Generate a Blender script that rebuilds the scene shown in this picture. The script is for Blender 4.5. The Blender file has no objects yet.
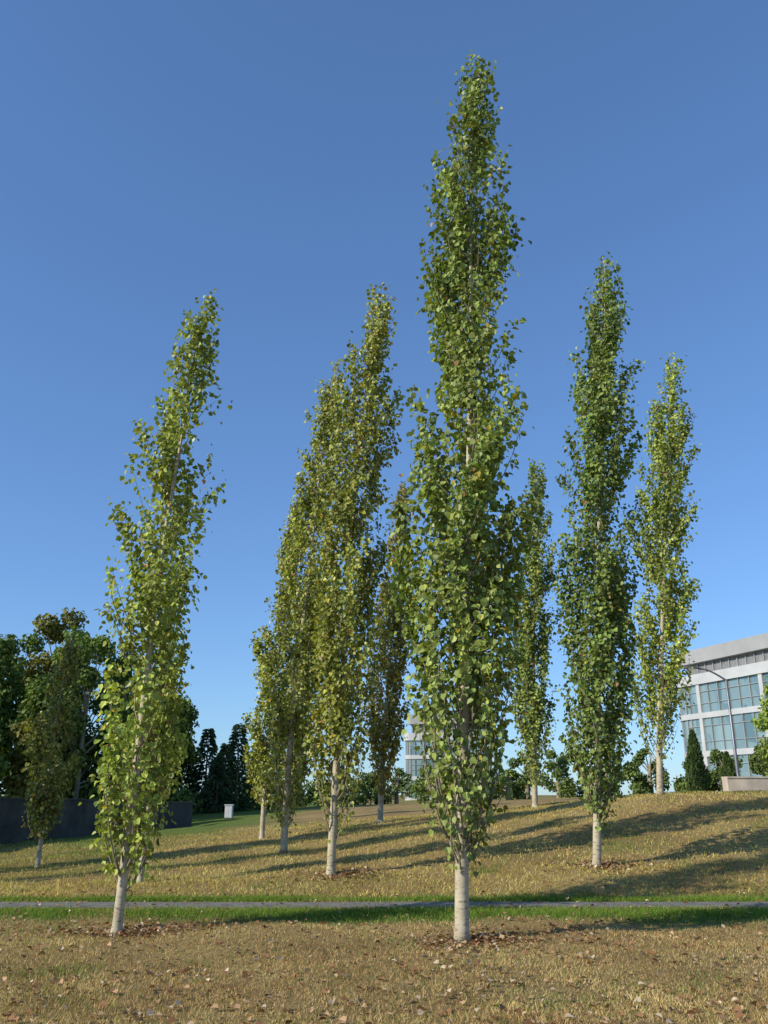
import bpy, math, numpy as np
from mathutils import Vector
rng=np.random.default_rng(7)
scene=bpy.context.scene
scene.view_settings.view_transform='Standard'
scene.view_settings.look='None'
scene.view_settings.exposure=0

# ------------------------------------------------------------ terrain
CP=[(-.98,17,.16),(3.94,17,.35),(-4.49,17,.07),(-2.3,21,.33),(-3.49,26,.42),(-.12,28,.8),(4.7,28,1.2),
(7.4,24,1.58),(7,19.5,.8),(-8.3,22,0),(10.5,25,1.62),(14,27,1.65),(20,30,1.7),(10,40,1.5),(5,40,1.25),(0,40,.95),(-4,45,.75),
(-10,45,.05),(-13,28,0),(-30,30,0),(-30,80,.2),(-9,60,.6),(0,80,.8),(20,80,1.3),(40,80,1.3),(40,30,1.7),(-40,50,0),(12,19.5,.85),(20,20,.9)]
for yy in (-20,0,9,14.6):
    for xx in (-40,-25,-12,-6,0,6,12,25,40): CP.append((xx,yy,0.))
CP=np.array(CP,float)
def kern(a,b):
    d2=((a[:,None,:]-b[None,:,:])**2).sum(2); return np.sqrt(d2+4.)
_A=kern(CP[:,:2],CP[:,:2]); n=len(CP)
M=np.zeros((n+1,n+1)); M[:n,:n]=_A; M[:n,n]=1; M[n,:n]=1
W=np.linalg.solve(M,np.append(CP[:,2],0))
def sstep(a,b,x):
    t=np.clip((x-a)/(b-a),0,1); return t*t*(3-2*t)
def hgt(x,y):
    x=np.atleast_1d(np.asarray(x,float)); y=np.atleast_1d(np.asarray(y,float))
    sh=x.shape
    xc=np.clip(x,-40,40).ravel(); yc=np.clip(y,-20,80).ravel()
    out=np.empty(len(xc))
    for i in range(0,len(xc),40000):
        p=np.stack([xc[i:i+40000],yc[i:i+40000]],1)
        out[i:i+40000]=kern(p,CP[:,:2])@W[:n]+W[n]
    out=out.reshape(sh)*sstep(14.7,16.5,y)
    und=.018*(np.sin(x*1.7+y*.9)+np.sin(x*.8-y*2.1+1)+.6*np.sin(x*3.7+y*3.1))
    out+=und*(1-sstep(12.6,13.4,y)*(1-sstep(15,16,y)))
    return out
def h1(x,y): return float(hgt([x],[y])[0])
def snoise(x,y,s=1.,k=0.):
    x=x*s;y=y*s
    return (np.sin(1.3*x+.7*y+k)+np.sin(-.8*x+1.9*y+1.3+k*2)+np.sin(2.9*x+1.1*y+2.+k)+np.sin(1.7*x-3.3*y+.4+k*3)+.7*np.sin(5.1*x+4.3*y+k)+.7*np.sin(-6.2*x+3.9*y+2*k))/5.4
def greenmask(x,y):
    g=1.2*np.exp(-((y-13.05)/.65)**2)*(.65+.8*snoise(x,y*.3,.7,1.)+.3*sstep(0,4,x))
    g=g+1.*np.exp(-((y-15.0)/.4)**2)*(.6+.7*snoise(x,y,.9,2.))
    g=g+.45*sstep(15,17,y)*np.clip(snoise(x,y,.6,3.)+.05,0,1)
    g=g+.4*np.clip(snoise(x,y,1.1,5.)-.1,0,1)
    g=g+.6*sstep(27,36,y)*(1-sstep(-7,-2,x))+.35*sstep(16,22,y)*(1-sstep(-8,-4,x))
    g=g+.3*sstep(45,60,y)
    return np.clip(g,0,1)

# ------------------------------------------------------------ mesh builder
def build(name,parts,mats,parent=None):
    vs=[];cols=[];li=[];ls=[];mi=[];sm=[];vo=0;lo=0
    for (v,f,m,c,s) in parts:
        v=np.asarray(v,float);f=np.asarray(f,int)
        vs.append(v)
        if c is None: c=np.full((len(v),3),.5)
        c=np.asarray(c,float)
        if c.ndim==1: c=np.tile(c,(len(v),1))
        cols.append(c)
        k=f.shape[1]
        li.append((f+vo).ravel()); ls.append(lo+np.arange(len(f))*k)
        mi.append(np.full(len(f),m)); sm.append(np.full(len(f),s))
        vo+=len(v);lo+=f.size
    vs=np.concatenate(vs);cols=np.concatenate(cols);li=np.concatenate(li);ls=np.concatenate(ls);mi=np.concatenate(mi);sm=np.concatenate(sm)
    me=bpy.data.meshes.new(name)
    me.vertices.add(len(vs));me.vertices.foreach_set('co',vs.astype(np.float32).ravel())
    me.loops.add(len(li));me.loops.foreach_set('vertex_index',li.astype(np.int32))
    me.polygons.add(len(ls));me.polygons.foreach_set('loop_start',ls.astype(np.int32))
    me.polygons.foreach_set('material_index',mi.astype(np.int32))
    me.update(calc_edges=True)
    me.polygons.foreach_set('use_smooth',sm.astype(bool))
    at=me.color_attributes.new('tint','FLOAT_COLOR','POINT')
    at.data.foreach_set('color',np.concatenate([cols,np.ones((len(cols),1))],1).astype(np.float32).ravel())
    for m in mats: me.materials.append(m)
    me.update()
    ob=bpy.data.objects.new(name,me);scene.collection.objects.link(ob)
    if parent: ob.parent=parent
    return ob
def tube(pts,rad,k=8,m=0,col=None,cap=False):
    pts=np.asarray(pts,float);rad=np.asarray(rad,float);N=len(pts)
    t=np.gradient(pts,axis=0);t/=np.linalg.norm(t,axis=1)[:,None]+1e-9
    if np.abs(t[:,2]).mean()>.6: ref=np.tile([[1.,0,0]],(N,1))
    else: ref=np.tile([[0,0,1.]],(N,1))
    a=np.cross(t,ref);a/=np.linalg.norm(a,axis=1)[:,None]+1e-9;b=np.cross(t,a)
    th=np.arange(k)/k*2*np.pi
    v=pts[:,None,:]+rad[:,None,None]*(np.cos(th)[None,:,None]*a[:,None,:]+np.sin(th)[None,:,None]*b[:,None,:])
    v=v.reshape(-1,3)
    i=np.arange(N-1)[:,None]*k;j=np.arange(k)[None,:];j2=(j+1)%k
    f=np.stack([i+j,i+j2,i+k+j2,i+k+j],-1).reshape(-1,4)
    return (v,f,m,col,True)
def boxp(x0,x1,y0,y1,z0,z1,m=0,col=None):
    v=np.array([(x,y,z) for z in (z0,z1) for (x,y) in ((x0,y0),(x1,y0),(x1,y1),(x0,y1))],float)
    f=[(0,3,2,1),(4,5,6,7),(0,1,5,4),(1,2,6,5),(2,3,7,6),(3,0,4,7)]
    return (v,f,m,col,False)
def norm(a): return a/(np.linalg.norm(a,axis=1)[:,None]+1e-9)
def leaves(pos,tip,nor,size,m,col,width=.9,fold=.18):
    tip=norm(tip);w=norm(np.cross(tip,nor));nn=np.cross(w,tip)
    L=size[:,None]
    prof=[(0,0,0),(.5,.22,1),(.46,.62,1),(0,1,0),(-.46,.62,1),(-.5,.22,1)]
    vs=[]
    for (a,b,c) in prof:
        vs.append(pos+tip*b*L+w*a*L*width+nn*c*L*fold)
    v=np.stack(vs,1).reshape(-1,3);N=len(pos)
    b=np.arange(N)[:,None]*6
    f=np.concatenate([b+np.array([[0,1,2,3]]),b+np.array([[0,3,4,5]])],0)
    c=np.repeat(col,6,axis=0)
    return (v,f,m,c,False)

# ------------------------------------------------------------ materials
def newmat(name):
    m=bpy.data.materials.new(name);m.use_nodes=True;nt=m.node_tree
    return m,nt,nt.nodes['Principled BSDF'],nt.nodes['Material Output']
def N(nt,t,**kw):
    nd=nt.nodes.new(t)
    for k,v in kw.items(): setattr(nd,k,v)
    return nd
def mixc(nt,fac,a,b,mode='MIX'):
    nd=N(nt,'ShaderNodeMix',data_type='RGBA',blend_type=mode)
    for s,val in ((nd.inputs[0],fac),(nd.inputs[6],a),(nd.inputs[7],b)):
        if isinstance(val,bpy.types.NodeSocket): nt.links.new(val,s)
        elif isinstance(val,(int,float)): s.default_value=val
        else: s.default_value=(*val,1)
    return nd.outputs[2]
def noise(nt,scale,detail=4,vec=None,rough=.6):
    nd=N(nt,'ShaderNodeTexNoise');nd.inputs['Scale'].default_value=scale;nd.inputs['Detail'].default_value=detail;nd.inputs['Roughness'].default_value=rough
    if vec is not None: nt.links.new(vec,nd.inputs['Vector'])
    return nd.outputs['Fac']
def ramp(nt,fac,a,b,ca=(0,0,0),cb=(1,1,1)):
    r=N(nt,'ShaderNodeValToRGB');nt.links.new(fac,r.inputs[0])
    r.color_ramp.elements[0].position=a;r.color_ramp.elements[1].position=b
    r.color_ramp.elements[0].color=(*ca,1);r.color_ramp.elements[1].color=(*cb,1)
    return r.outputs[0]
def coord(nt,scale=(1,1,1)):
    tc=N(nt,'ShaderNodeTexCoord');mp=N(nt,'ShaderNodeMapping');mp.inputs['Scale'].default_value=scale
    nt.links.new(tc.outputs['Object'],mp.inputs[0]);return mp.outputs[0]
def bump(nt,bs,fac,strength,dist):
    b=N(nt,'ShaderNodeBump');b.inputs['Strength'].default_value=strength;b.inputs['Distance'].default_value=dist
    nt.links.new(fac,b.inputs['Height']);nt.links.new(b.outputs[0],bs.inputs['Normal'])
def leafmat(name,trans=.35,rough=.42,spec=.4):
    m,nt,bs,out=newmat(name)
    at=N(nt,'ShaderNodeAttribute',attribute_name='tint')
    nt.links.new(at.outputs['Color'],bs.inputs['Base Color'])
    bs.inputs['Roughness'].default_value=rough;bs.inputs['Specular IOR Level'].default_value=spec
    tr=N(nt,'ShaderNodeBsdfTranslucent')
    nt.links.new(mixc(nt,1.,at.outputs['Color'],(1.25,1.3,.5),'MULTIPLY'),tr.inputs[0])
    mx=N(nt,'ShaderNodeMixShader');mx.inputs[0].default_value=trans
    nt.links.new(bs.outputs[0],mx.inputs[1]);nt.links.new(tr.outputs[0],mx.inputs[2]);nt.links.new(mx.outputs[0],out.inputs[0])
    return m
M_leaf=leafmat('poplar_leaf',.27,.45,.4)
M_far=leafmat('woodland_leaf',.2,.6,.2)
M_blade=leafmat('dry_grass_blade',.25,.7,.15)
M_litter=leafmat('fallen_leaf',.15,.6,.2)
def barkmat(name,lo,hi,dk):
    m,nt,bs,out=newmat(name)
    v=coord(nt,(6,6,22));v2=coord(nt,(3,3,3))
    c=mixc(nt,ramp(nt,noise(nt,1.,6,v2),.35,.7),lo,hi)
    c=mixc(nt,ramp(nt,noise(nt,1.5,3,v),.57,.68),c,dk)
    nt.links.new(c,bs.inputs['Base Color']);bs.inputs['Roughness'].default_value=.85
    bump(nt,bs,noise(nt,2.,6,v),.6,.012);return m
M_bark=barkmat('poplar_bark',(.36,.30,.19),(.54,.48,.35),(.15,.115,.075))
M_twig=barkmat('poplar_twig',(.22,.185,.11),(.33,.28,.18),(.1,.08,.05))
def groundmat():
    m,nt,bs,out=newmat('dry_lawn')
    v=coord(nt)
    n1=noise(nt,.55,6,v);n2=noise(nt,9,8,v,.75);n3=noise(nt,60,4,v,.8)
    c=mixc(nt,ramp(nt,n1,.35,.65),(.37,.24,.10),(.54,.42,.17))
    c=mixc(nt,ramp(nt,n2,.3,.62),(.25,.155,.07),c)
    at=N(nt,'ShaderNodeAttribute',attribute_name='tint')
    sx=N(nt,'ShaderNodeSeparateColor');nt.links.new(at.outputs['Color'],sx.inputs[0])
    ml=N(nt,'ShaderNodeMath',operation='MULTIPLY_ADD');nt.links.new(n2,ml.inputs[0]);ml.inputs[1].default_value=.9;ml.inputs[2].default_value=-.45
    ad=N(nt,'ShaderNodeMath',operation='ADD',use_clamp=True);nt.links.new(sx.outputs[0],ad.inputs[0]);nt.links.new(ml.outputs[0],ad.inputs[1])
    c=mixc(nt,ramp(nt,ad.outputs[0],.12,.85),c,(.15,.20,.04))
    c=mixc(nt,ramp(nt,n3,.3,.6),mixc(nt,1.,c,(.6,.56,.5),'MULTIPLY'),c)
    nt.links.new(c,bs.inputs['Base Color']);bs.inputs['Roughness'].default_value=.95;bs.inputs['Specular IOR Level'].default_value=.1
    bump(nt,bs,n2,.9,.06);return m
M_ground=groundmat()
def simple(name,col,rough=.7,var=.15,scale=3.,metal=0.,spec=.5,bm=0.,sc=(1,1,1)):
    m,nt,bs,out=newmat(name)
    v=coord(nt,sc);f=noise(nt,scale,6,v)
    lo=tuple(c*(1-var*1.6) for c in col);hi=tuple(min(1,c*(1+var)) for c in col)
    nt.links.new(ramp(nt,f,.3,.7,lo,hi),bs.inputs['Base Color'])
    bs.inputs['Roughness'].default_value=rough;bs.inputs['Metallic'].default_value=metal;bs.inputs['Specular IOR Level'].default_value=spec
    if bm: bump(nt,bs,noise(nt,scale*12,4,v),bm,.01)
    return m
M_path=simple('gravel_asphalt',(.2,.18,.15),.9,.25,6,bm=.6)
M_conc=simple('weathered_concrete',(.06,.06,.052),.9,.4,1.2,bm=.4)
M_concl=simple('pale_concrete',(.55,.46,.36),.9,.2,1.5,bm=.3)
M_white=simple('white_cladding',(.46,.465,.46),.5,.08,.5)
M_fasc=simple('grey_fascia',(.32,.32,.315),.6,.1,.4)
M_louv=simple('louvre_metal',(.2,.2,.2),.5,.2,2)
M_steel=simple('galvanised_steel',(.20,.20,.21),.45,.15,8,.6)
M_box=simple('painted_cabinet',(.6,.6,.57),.5,.08,4)
M_glow=simple('lamp_lens',(.7,.7,.68),.3,.05,4)
def glassmat():
    m,nt,bs,out=newmat('office_glass')
    v=coord(nt,(.66,.66,.3));
    vo=N(nt,'ShaderNodeTexVoronoi');nt.links.new(v,vo.inputs['Vector']);vo.inputs['Scale'].default_value=1.
    c=mixc(nt,ramp(nt,vo.outputs['Color'],.2,.9),(.12,.20,.22),(.30,.40,.40))
    nt.links.new(c,bs.inputs['Base Color']);bs.inputs['Roughness'].default_value=.08;bs.inputs['Specular IOR Level'].default_value=1.
    bs.inputs['Metallic'].default_value=.3
    return m
M_glass=glassmat()

# ------------------------------------------------------------ ground sheet
def axis_vals(segs):
    o=[]
    for a,b,s in segs: o+=list(np.arange(a,b,s))
    return np.array(o+[segs[-1][1]])
gx=axis_vals([(-900,-100,100),(-100,-40,10),(-40,-14,1),(-14,16,.22),(16,40,1),(40,100,10),(100,900,100)])
gy=axis_vals([(-200,-20,30),(-20,5,1),(5,32,.2),(32,80,1.5),(80,200,15),(200,2000,200)])
X,Y=np.meshgrid(gx,gy)
Z=hgt(X,Y);
ny,nx=X.shape
v=np.stack([X,Y,Z],-1).reshape(-1,3)
i=np.arange(ny-1)[:,None]*nx;j=np.arange(nx-1)[None,:]
f=np.stack([i+j,i+j+1,i+nx+j+1,i+nx+j],-1).reshape(-1,4)
g=greenmask(X,Y).ravel()
build('ground',[(v,f,0,np.stack([g,g,g],1),True)],[M_ground])

# path
px=np.arange(-60,60.1,.5);wob=.05*np.sin(px*.5)+.03*np.sin(px*1.3)
e1=13.92+wob*.7;e2=14.55+wob*.5
v=np.concatenate([np.stack([px,e1,np.full_like(px,.012)],1),np.stack([px,e2,np.full_like(px,.012)],1),
   np.stack([px,e1,np.full_like(px,-.05)],1),np.stack([px,e2,np.full_like(px,-.05)],1)])
k=len(px);a=np.arange(k-1)
f=np.concatenate([np.stack([a,a+1,a+1+k,a+k],1),np.stack([a+2*k,a+1+2*k,a+1,a],1),np.stack([a+k,a+k+1,a+1+3*k,a+3*k],1)])
build('path',[(v,f,0,None,False)],[M_path])

# ------------------------------------------------------------ grass blades
def blades(x,y,hh,ww,col):
    n_=len(x);z=hgt(x,y)
    th=rng.uniform(0,2*np.pi,n_);dx=np.cos(th)*ww/2;dy=np.sin(th)*ww/2
    la=rng.uniform(0,2*np.pi,n_);lm=hh*rng.uniform(.2,1.3,n_)
    b1=np.stack([x-dx,y-dy,z-.004],1);b2=np.stack([x+dx,y+dy,z-.004],1)
    t=np.stack([x+np.cos(la)*lm,y+np.sin(la)*lm,z+hh],1)
    v=np.stack([b1,b2,t],1).reshape(-1,3)
    return (v,np.arange(n_*3).reshape(-1,3),0,np.repeat(col,3,axis=0),False)
def bladecols(x,y):
    n_=len(x);g=greenmask(x,y)
    isg=(rng.random(n_)<np.clip(g*1.2,0.05,1))
    r=rng.random((n_,1))
    pt=np.clip(.5+.9*snoise(x,y,.8,7.)+.5*snoise(x,y,2.3,8.),0,1)[:,None]
    r=np.clip(r*.55+pt*.45,0,1)
    dry=np.array([.43,.27,.11])*(1-r)+np.array([.74,.59,.27])*r
    dry=dry*np.where(y>14.7,[[1.08],[1.16],[.85]],[[1.03],[1.0],[1.0]]).T
    grn=np.array([.11,.18,.03])*(1-r)+np.array([.22,.29,.06])*r
    br=rng.uniform(.6,1.15,(n_,1))*(1+.3*snoise(x,y,1.3,4.)[:,None])
    c=np.where(isg[:,None],grn,dry)*br
    return c,isg
parts=[]
def onpath(y,x): 
    w=.05*np.sin(x*.5)+.03*np.sin(x*1.3); return (y>13.90+w*.7)&(y<14.56+w*.5)
n_=170000
u=rng.random(n_);y=6.2*(17.5/6.2)**u;x=rng.uniform(-.56,.56,n_)*y
bare=snoise(x,y,1.7,11.)
k=~onpath(y,x)&(rng.random(n_)<np.clip(1.15+bare*1.2,.25,1));x=x[k];y=y[k];c,isg=bladecols(x,y)
hh=rng.uniform(.012,.042,len(x))*(1+.8*isg)*(1+.5*snoise(x,y,2.,9.));ww=rng.uniform(.005,.011,len(x))
parts.append(blades(x,y,hh,ww,c))
n_=85000;y=rng.uniform(15,32,n_);x=rng.uniform(-.52,.56,n_)*y
c,isg=bladecols(x,y);parts.append(blades(x,y,rng.uniform(.03,.07,n_),rng.uniform(.012,.022,n_),c))
n_=70000;y=np.concatenate([rng.normal(13.35,.33,n_//2),rng.normal(14.78,.13,n_//2)]);x=rng.uniform(-8.5,8.5,n_)
k=~onpath(y,x)&(rng.random(n_)<.1+1.0*greenmask(x,y));x=x[k];y=y[k]
r=rng.random((len(x),1));c=np.array([.10,.19,.025])*(1-r)+np.array([.26,.35,.05])*r
parts.append(blades(x,y,rng.uniform(.03,.09,len(x)),rng.uniform(.006,.013,len(x)),c))
build('lawn_grass',parts,[M_blade])

# fallen leaves
TB=[(.907,10.95),(-3.33,11.7),(-.98,17),(3.94,17)]
n_=2700;y=6.2*(16/6.2)**rng.random(n_);x=rng.uniform(-.56,.56,n_)*y
xs=[x];ys=[y]
for (bx,by) in TB:
    q=560;r=np.abs(rng.normal(0,.5,q));t=rng.uniform(0,2*np.pi,q);xs.append(bx+.2+r*np.cos(t)*1.3);ys.append(by+r*np.sin(t)*.8)
x=np.concatenate(xs);y=np.concatenate(ys);n_=len(x)
z=hgt(x,y)+rng.uniform(.01,.035,n_)
nor=rng.normal(0,.35,(n_,3));nor[:,2]=1
tip=rng.normal(0,1,(n_,3));tip[:,2]*=.15
r=rng.random((n_,1));c=np.where(r<.5,np.array([[.30,.15,.07]]),np.where(r<.8,np.array([[.48,.30,.16]]),np.array([[.62,.47,.32]])))*rng.uniform(.6,1.1,(n_,1))
build('fallen_leaves',[leaves(np.stack([x,y,z],1),tip,nor,rng.uniform(.03,.075,n_),0,c,fold=.25)],[M_litter])

# ------------------------------------------------------------ poplars
PT=[0,.05,.10,.16,.28,.45,.6,.72,.84,.93,1.]
PR=[.1,.35,.68,.9,1.0,1.,.95,.82,.60,.36,.08]
def poplar(x0,y0,H,lean,R,nl,pal,seed,t0=.07,nb=150,trunk=.1,ls=.075,yel=.04,leany=0.,spread=.08,low=.4,cv=1.2,lowt=.2):
    rg=np.random.default_rng(seed);z0=h1(x0,y0)
    w1,w2=rg.uniform(0,6,2)
    def ax(t):
        t=np.asarray(t,float)
        return np.stack([x0+lean*t**cv+.06*np.sin(t*7+w1)*t,y0+leany*t+.06*np.sin(t*6+w2)*t,z0+H*t],-1)
    parts=[]
    trunk*=.78
    tt=np.concatenate([[-.012,0,.012],np.linspace(.04,1,22)])
    rr=trunk*(1-np.clip(tt,0,1))**1.1+.005;rr[0]*=1.5;rr[1]*=1.25
    parts.append(tube(ax(np.abs(tt))+np.stack([0*tt,0*tt,np.where(tt<0,-.15,0)],1),rr,12,0))
    ts=t0+(.93-t0)*rg.random(nb)**1.12
    Lf=(.07+.12*rg.random(nb))*(1-.35*ts);t1=np.minimum(ts+Lf,1.0)
    az=rg.uniform(0,2*np.pi,nb)
    rt=R*np.interp((ts+t1)/2,PT,PR)*(.42+.58*rg.random(nb)**.7)*np.where(rg.random(nb)<.08,1.15,1.)
    rt*=1+.1*np.sin(2*az+w1+t1*9)
    S=np.linspace(0,1,6)
    def bp(i,s):
        t=ts[i]+(t1[i]-ts[i])*s;r=rt[i]*np.clip(s,0,None)**.6;a=az[i]+.35*np.sin(s*3+i)
        p=ax(np.clip(t,0,1));p[...,0]+=r*np.cos(a);p[...,1]+=r*np.sin(a);return p
    for b in range(nb):
        ii=np.full(6,b);parts.append(tube(bp(ii,S),(.004+.011*(1-ts[b]))*(1-.8*S),5,2))
    wgt=Lf*(.35+rt/R)*rg.uniform(.2,1.5,nb)*(low+(1-low)*sstep(.02,lowt,ts));wgt/=wgt.sum()
    bi=rg.choice(nb,nl,p=wgt);s=.08+1.0*rg.random(nl)**.85
    p=bp(bi,s)
    sp=spread*(.5+.6*rg.random(nl))
    off=rg.normal(0,1,(nl,3))*sp[:,None];off[:,2]*=1.5
    p=p+off
    axp=ax(np.clip((p[:,2]-z0)/H,0,1));out=p-axp;out[:,2]=0;out=norm(out)
    tip=rg.normal(0,.5,(nl,3))+out*.35;tip[:,2]-=.65
    nor=out*.7+rg.normal(0,.5,(nl,3));nor[:,2]+=.4
    br=rg.uniform(.7,1.3,nb)[bi][:,None]*rg.uniform(.6,1.45,(nl,1))
    mixr=np.clip(rg.uniform(0,1,nb)[bi]*.5+rg.random(nl)*.5,0,1)[:,None]
    c=(np.array(pal[0])*(1-mixr)+np.array(pal[1])*mixr)*br
    q=rg.random(nl);c[q<yel]=np.array([.50,.40,.05])*rg.uniform(.6,1.1,((q<yel).sum(),1))
    k=(q>=yel)&(q<yel*1.3);c[k]=np.array([.28,.15,.05])
    parts.append(leaves(p,tip,nor,ls*rg.uniform(.6,1.2,nl),1,c))
    return build('poplar_tree',parts,[M_bark,M_leaf,M_twig])
G=((.115,.18,.035),(.32,.36,.085))
GY=((.17,.235,.04),(.41,.44,.09))
YB=((.17,.21,.04),(.40,.40,.085))
DG=((.095,.16,.033),(.26,.315,.07))
poplar(.907,10.95,12.9,.62,.88,17000,G,21,t0=.055,nb=240,trunk=.105,ls=.088,yel=.02,low=.22,lowt=.24)
poplar(-3.33,11.7,9.1,.42,.70,7200,GY,2,t0=.04,nb=125,trunk=.08,ls=.082,yel=.03,low=.6)
poplar(-.98,17,12.6,.84,.86,14000,YB,3,t0=.04,nb=170,trunk=.10,ls=.09,yel=.04,cv=1.4)
poplar(3.94,17,13.1,1.2,.84,16500,DG,24,t0=.04,nb=220,trunk=.10,ls=.09,yel=.015,cv=1.05)
poplar(-2.3,21,12.5,1.0,.85,12000,YB,5,t0=.04,nb=150,trunk=.10,ls=.095,yel=.05,cv=1.6)
poplar(-3.49,26,10.2,.8,.75,9200,YB,6,t0=.05,nb=125,trunk=.09,ls=.1,yel=.05,cv=1.6)
poplar(-.12,28,11.1,.75,.7,9000,((.16,.175,.035),(.40,.33,.075)),7,t0=.06,nb=130,trunk=.11,ls=.1,yel=.1)
poplar(4.7,28,11.5,.7,.8,11000,G,8,t0=.04,nb=150,trunk=.11,ls=.1,yel=.02)
poplar(7.4,24,13.2,1.8,.95,12300,GY,9,t0=.05,nb=150,trunk=.11,ls=.1,yel=.02)
poplar(-4.49,17,6.6,.3,.55,4000,GY,10,t0=.1,nb=80,trunk=.07,ls=.085)
poplar(-8.3,22,5.5,.1,.55,4300,((.13,.16,.035),(.28,.28,.07)),11,t0=.1,nb=70,trunk=.07,ls=.09)
poplar(-3.6,34,9.5,.5,.7,6000,YB,12,t0=.06,nb=90,trunk=.09,ls=.11,yel=.06)
# the row goes on beyond the left of the frame and throws its shadows across the lawn
poplar(-12.3,15.5,11,.5,.8,7000,G,13,nb=110,ls=.1)
poplar(-15,18.2,11,.5,.8,7000,G,14,nb=110,ls=.1)
poplar(-11.5,19.0,10,.5,.8,7000,G,15,nb=110,ls=.1)

# ------------------------------------------------------------ broadleaf / conifers
def blobtree(parts,x,y,H,R,pal,rg,nblob=16,per=230,ls=.28,low=.12):
    z0=h1(x,y)
    parts.append(tube([(x,y,z0-.2),(x,y,z0+H*.4),(x+.2,y,z0+H*.8)],[.2,.15,.04],7,2))
    for b in range(nblob):
        t=low+(1-low)*(b+.5)/nblob
        env=R*math.sqrt(max(.05,1-((t-.45)/.6)**2))
        br=R*rg.uniform(.28,.45)*(1.1-.4*t);a=rg.uniform(0,6.28);rr=env*rg.uniform(.3,.9)
        cx,cy,cz=x+rr*math.cos(a),y+rr*math.sin(a),z0+H*t-br*.5
        if per>100: parts.append(tube([(x,y,z0+H*t*.6),(cx,cy,cz)],[.06,.02],5,2))
        d=norm(rg.normal(0,1,(per,3)));rad=br*rg.uniform(.45,1.12,(per,1))
        p=np.array([cx,cy,cz])+d*rad*[1,1,.85]
        nor=d+rg.normal(0,.5,(per,3));tip=rg.normal(0,.7,(per,3));tip[:,2]-=.4
        m=rg.random((per,1));c=(np.array(pal[0])*(1-m)+np.array(pal[1])*m)*rg.uniform(.7,1.2)
        parts.append(leaves(p,tip,nor,ls*rg.uniform(.6,1.2,per),1,c))
rg=np.random.default_rng(55)
FM=[M_bark,M_far,M_twig]
parts=[]
WP=((.09,.155,.035),(.23,.29,.065))
for (x,y,H,R) in [(-26,47,10,3.2),(-22.2,49,10.4,3),(-23.5,54,11.3,3.5),(-19.5,52,12.3,3),(-17.2,50,10.8,2.6),(-15.6,54,10,2.8),(-29,52,12,4),(-33,47,11,4),(-20,58,11,3.5),(-16.5,60,9.5,3),(-14,58,7.5,2.6),
   (-24,41,7,2.4),(-20.2,42,6,2.2),(-17,44,5.5,2.2),(-18.5,48,8,2.4),(-24.5,50,9,3)]:
    blobtree(parts,x,y,H,R,((.12,.13,.03),(.28,.26,.06)) if rg.random()<.25 else WP,rg,nblob=24,per=280,ls=.24)
build('distant_woodland',parts,FM)
def spruce(parts,x,y,H,R,rg,n_=1500,pal=((.045,.085,.045),(.13,.19,.08))):
    z0=h1(x,y);parts.append(tube([(x,y,z0-.2),(x,y,z0+H*.99)],[.12,.01],7,2))
    nw=26;t=np.clip((np.floor(rg.random(n_)**1.3*nw)+rg.normal(0,.15,n_))/nw,0,1);a=rg.uniform(0,6.28,n_)
    r=R*(1-t)**.85*rg.uniform(.25,1,n_)*(1+.2*np.sin(a*5+t*30))
    p=np.stack([x+r*np.cos(a),y+r*np.sin(a),z0+.1*H+.9*H*t-.25*r],1)
    tip=np.stack([np.cos(a),np.sin(a),-.35+.0*a],1)+rg.normal(0,.2,(n_,3));nor=rg.normal(0,.3,(n_,3));nor[:,2]+=1
    m=rg.random((n_,1));c=np.array(pal[0])*(1-m)+np.array(pal[1])*m
    parts.append(leaves(p,tip,nor,rg.uniform(.25,.5,n_)*min(1,H/4.5),1,c,width=.35))
parts=[]
for (x,y,H,R) in [(-13.6,60,5.2,1.5),(-12.2,61,5.6,1.5),(-11,59,3.6,1.3),(-9.9,60,5.8,1.5),(-15.2,60,5.2,1.6),(-8.9,63,4.0,1.4),(-11.6,65,4.7,1.7),(-17,62,6.4,1.8)]:
    spruce(parts,x,y,H,R,rg)
build('distant_spruce_trees',parts,FM)
ps=[]
for (x,y,H,R) in [(x,58+rg.uniform(-3,3),rg.uniform(1.6,3.2),rg.uniform(1.2,1.8)) for x in np.linspace(3.2,24,14)]+[(x,72+rg.uniform(-3,3),rg.uniform(1.8,3.0),rg.uniform(1.3,2.)) for x in np.linspace(-8.5,1.0,7)]:
    blobtree(ps,x,y,H,R,((.08,.13,.03),(.2,.26,.06)),rg,10,170,.17,low=.2)
build('distant_shrubs',ps,FM)
def columnar(name,x,y,H,R):
    n_=2200;z0=h1(x,y);t=rg.random(n_);a=rg.uniform(0,6.28,n_)
    r=R*np.clip(1.15*(1-t)**.75,.03,1)*rg.uniform(.6,1.08,n_)*(1+.12*np.sin(a*3+t*12))
    r=np.where(t<.2,r*(.75+1.25*t),r)
    p=np.stack([x+r*np.cos(a),y+r*np.sin(a),z0+.03+H*t],1)
    tip=np.stack([np.cos(a)*.3,np.sin(a)*.3,1+0*a],1)+rg.normal(0,.25,(n_,3));nor=np.stack([np.cos(a),np.sin(a),0*a],1)+rg.normal(0,.4,(n_,3))
    m=rg.random((n_,1));c=np.array([.04,.075,.022])*(1-m)+np.array([.12,.17,.05])*m
    build(name,[tube([(x,y,z0-.1),(x,y,z0+H*.8)],[.05,.02],7,2),leaves(p,tip,nor,rg.uniform(.08,.16,n_),1,c,width=.5)],FM)
columnar('columnar_cypress',12.3,35,2.3,.42)
columnar('columnar_cypress',15.5,40,1.7,.36)
ps=[];blobtree(ps,15.9,34.5,4.6,1.25,((.16,.24,.035),(.34,.42,.08)),rg,20,280,.13,low=.15)
build('young_maple_tree',ps,[M_bark,M_leaf,M_twig])

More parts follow.
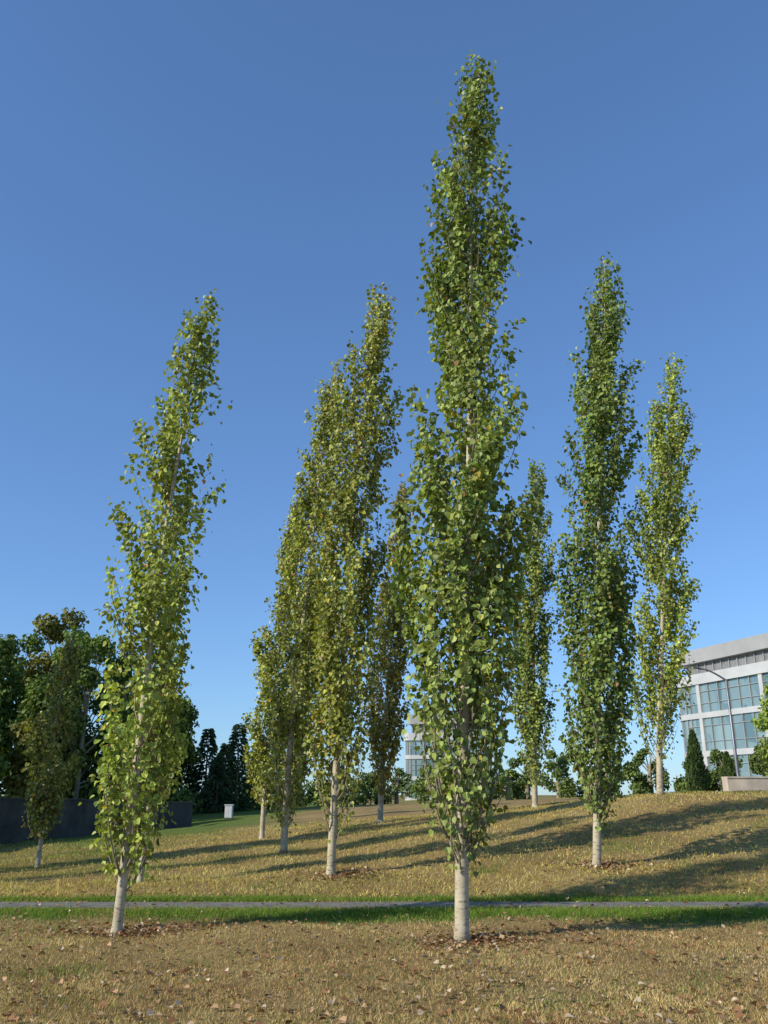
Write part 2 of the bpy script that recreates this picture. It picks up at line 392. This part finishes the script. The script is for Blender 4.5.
# ------------------------------------------------------------ walls
def wall(name,A,B,hts,th,mat,zoff=0,panel=2.5,cop=.06):
    A=np.array(A,float);B=np.array(B,float);L=np.linalg.norm(B-A);d=(B-A)/L;nn=np.array([-d[1],d[0]])
    ps=[];k=max(1,int(round(L/panel)));st=L/k
    for i in range(k):
        a=A+d*(i*st+.008);b=A+d*((i+1)*st-.008);zb=min(h1(*a),h1(*b))-.3
        ztop=hts[0]+(hts[1]-hts[0])*(i+.5)/k
        v=[]
        for z in (zb,ztop):
            for q in (a-nn*th/2,b-nn*th/2,b+nn*th/2,a+nn*th/2): v.append((q[0],q[1],z))
        f=[(0,3,2,1),(4,5,6,7),(0,1,5,4),(1,2,6,5),(2,3,7,6),(3,0,4,7)]
        ps.append((v,f,0,None,False))
        v=[]
        for z in (ztop+.001,ztop+cop):
            for q in (a-nn*(th/2+.03),b-nn*(th/2+.03),b+nn*(th/2+.03),a+nn*(th/2+.03)): v.append((q[0],q[1],z))
        ps.append((v,f,0,None,False))
    ob=build(name,ps,[mat]);return ob
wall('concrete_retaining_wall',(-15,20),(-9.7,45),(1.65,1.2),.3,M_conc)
wall('low_concrete_wall',(11.3,29.6),(24,30.6),(2.12,2.2),.4,M_concl,cop=.05)

# ------------------------------------------------------------ street lamp
em=bpy.data.objects.new('street_lamp',None);scene.collection.objects.link(em)
lx,ly=17.9,45;lz=h1(lx,ly);em.location=(lx,ly,lz)
H=5.6
build('pole',[tube([(0,0,-.2),(0,0,.9),(0,0,.92),(0,0,H)],[.11,.11,.085,.06],12,0)],[M_steel],em)
a=np.linspace(0,1,9)
build('arm',[tube(np.stack([-1.35*a,0*a,H-.02+.6*np.sin(a*np.pi/2)],1),.05-.01*a,10,0)],[M_steel],em)
st=[(-1.25,.05,.04),(-1.4,.11,.07),(-1.7,.15,.09),(-2.0,.12,.06),(-2.12,.03,.02)]
k=12;pv=[]
for (x,wy,wz) in st:
    for q in range(k):
        t=q/k*2*math.pi;pv.append((x,wy*math.cos(t),H+.6+wz*math.sin(t)*(1 if math.sin(t)>0 else .5)+(x+1.3)*-.06))
f=[(i*k+j,i*k+(j+1)%k,(i+1)*k+(j+1)%k,(i+1)*k+j) for i in range(4) for j in range(k)]
build('luminaire_head',[(pv,f,0,None,True)],[M_steel],em)
build('lens',[boxp(-1.9,-1.5,-.08,.08,H+.545,H+.585,0)],[M_glow],em)
build('base_plate',[boxp(-.18,.18,-.18,.18,0,.03,0)],[M_steel],em)

# utility cabinet
em=bpy.data.objects.new('utility_cabinet',None);scene.collection.objects.link(em);em.location=(-8.6,50,h1(-8.6,50))
build('body',[boxp(-.2,.2,-.18,.18,.06,.7),boxp(-.18,-.005,-.195,-.18,.1,.66),boxp(.005,.18,-.195,-.18,.1,.66)],[M_box],em)
build('roof',[boxp(-.24,.24,-.22,.22,.701,.75)],[M_box],em)
build('plinth',[boxp(-.22,.22,-.2,.2,-.1,.059)],[M_conc],em)

# ------------------------------------------------------------ office buildings
def office(A,theta,L,D,z0,floors,fh,R=3.):
    em=bpy.data.objects.new('office_building',None);scene.collection.objects.link(em)
    em.location=(A[0],A[1],z0);em.rotation_euler=(0,0,theta)
    def foot(off):
        pts=[(-off,off)]
        for q in np.linspace(math.pi/2,0,9): pts.append((L-R+(R+off)*math.cos(q),-R+(R+off)*math.sin(q)))
        pts+=[(L+off,-D-off),(-off,-D-off)]
        return np.array(pts)
    def prism(off,za,zb,m=0):
        p=foot(off);k=len(p);out=[]
        v=np.concatenate([np.c_[p,np.full(k,za)],np.c_[p,np.full(k,zb)]])
        j=np.arange(k);j2=(j+1)%k
        out.append((v,np.stack([j,j+k,j2+k,j2],1),m,None,False))
        out.append((v[k:],[list(range(k))[::-1]],m,None,False));out.append((v[:k],[list(range(k))],m,None,False))
        return out
    gl=[];wh=[];mu=[]
    gl+=prism(-.22,-1,floors*fh-.05)
    for fl in range(floors+1):
        z=fl*fh
        if fl==0: wh+=prism(0,-1.5,.35)
        elif fl==floors: wh+=prism(.12,z-.6,z+.45)
        else: wh+=prism(0,z-.25,z+.3)
    step=1.5
    for fl in range(floors):
        za=fl*fh+(.35 if fl==0 else .3)+.002;zb=(fl+1)*fh-(.6 if fl==floors-1 else .25)-.002
        for q in np.arange(.3,L-R,step): mu.append(boxp(q-.03,q+.03,-.215,-.06,za,zb,0))
        for ang in np.linspace(math.pi/2,0,5):
            cx,cy=L-R+(R-.14)*math.cos(ang),-R+(R-.14)*math.sin(ang);mu.append(boxp(cx-.04,cx+.04,cy-.04,cy+.04,za,zb,0))
        for q in np.arange(R+1,D,step): mu.append(boxp(L-.215,L-.06,-q-.035,-q+.035,za,zb,0))
        mu.append(boxp(.1,L-R,-.216,-.1,za+.9,za+.95,0))
        mu.append(boxp(.1,L-R,-.216,-.1,zb-.8,zb-.75,0))
        for q in np.arange(4.5,L-R-1,9.): wh.append(boxp(q,q+.5,-.21,-.004,za,zb,0))
    build('glazing',gl,[M_glass],em);build('white_cladding_bands',wh,[M_white],em);build('mullions',mu,[M_fasc],em)
    zt=floors*fh+.45
    build('recessed_top_floor',prism(-1.2,zt+.001,zt+1.3),[M_louv],em)
    lo=[]
    for q in np.arange(2,L-R-1,1.2): lo.append(boxp(q,q+.08,-1.19,-1.05,zt+.01,zt+1.28,0))
    build('louvre_fins',lo,[M_fasc],em)
    build('roof_fascia',prism(-.5,zt+1.3,zt+2.7),[M_fasc],em)
    build('rooftop_plant',[boxp(L*.35,L*.6,-D*.7,-D*.35,zt+2.7,zt+3.6,0)],[M_louv],em)
    return em
office((46.2,51.7),math.radians(109.3),46,18,1.75,3,3.8)
office((13.5,126),math.radians(166),11,14,.9,3,2.95,R=1.)

# ------------------------------------------------------------ light, sky, camera
EL=math.radians(27);SAZ=math.radians(28)   # shadows run toward +X, turned 28 deg toward +Y
d=Vector((math.cos(SAZ)*math.cos(EL),math.sin(SAZ)*math.cos(EL),-math.sin(EL)))
sl=bpy.data.lights.new('sun','SUN');sl.energy=5.;sl.angle=math.radians(.5);sl.color=(1,.94,.82)
so=bpy.data.objects.new('sun',sl);scene.collection.objects.link(so);so.rotation_euler=d.to_track_quat('-Z','Y').to_euler();so.location=(-20,-10,30)
w=bpy.data.worlds.new('World');scene.world=w;w.use_nodes=True;nt=w.node_tree
sky=nt.nodes.new('ShaderNodeTexSky');sky.sky_type='NISHITA';sky.sun_disc=False
sky.sun_elevation=EL;sky.sun_rotation=math.radians(242);sky.air_density=1.;sky.dust_density=.15;sky.ozone_density=3.5
gm=nt.nodes.new('ShaderNodeGamma');gm.inputs[1].default_value=.74
tn=nt.nodes.new('ShaderNodeMix');tn.data_type='RGBA';tn.blend_type='MULTIPLY';tn.inputs[0].default_value=1;tn.inputs[7].default_value=(.88,1.22,1.68,1)
bg=nt.nodes['Background'];nt.links.new(sky.outputs[0],gm.inputs[0]);nt.links.new(gm.outputs[0],tn.inputs[6]);nt.links.new(tn.outputs[2],bg.inputs[0]);bg.inputs[1].default_value=.15
cd=bpy.data.cameras.new('camera');co=bpy.data.objects.new('camera',cd);scene.collection.objects.link(co)
co.location=(0,0,1.6);co.rotation_euler=(math.radians(90+18.4),0,0)
cd.sensor_fit='VERTICAL';cd.sensor_height=36;cd.lens=29.9;cd.clip_end=5000;cd.clip_start=.05
scene.camera=co
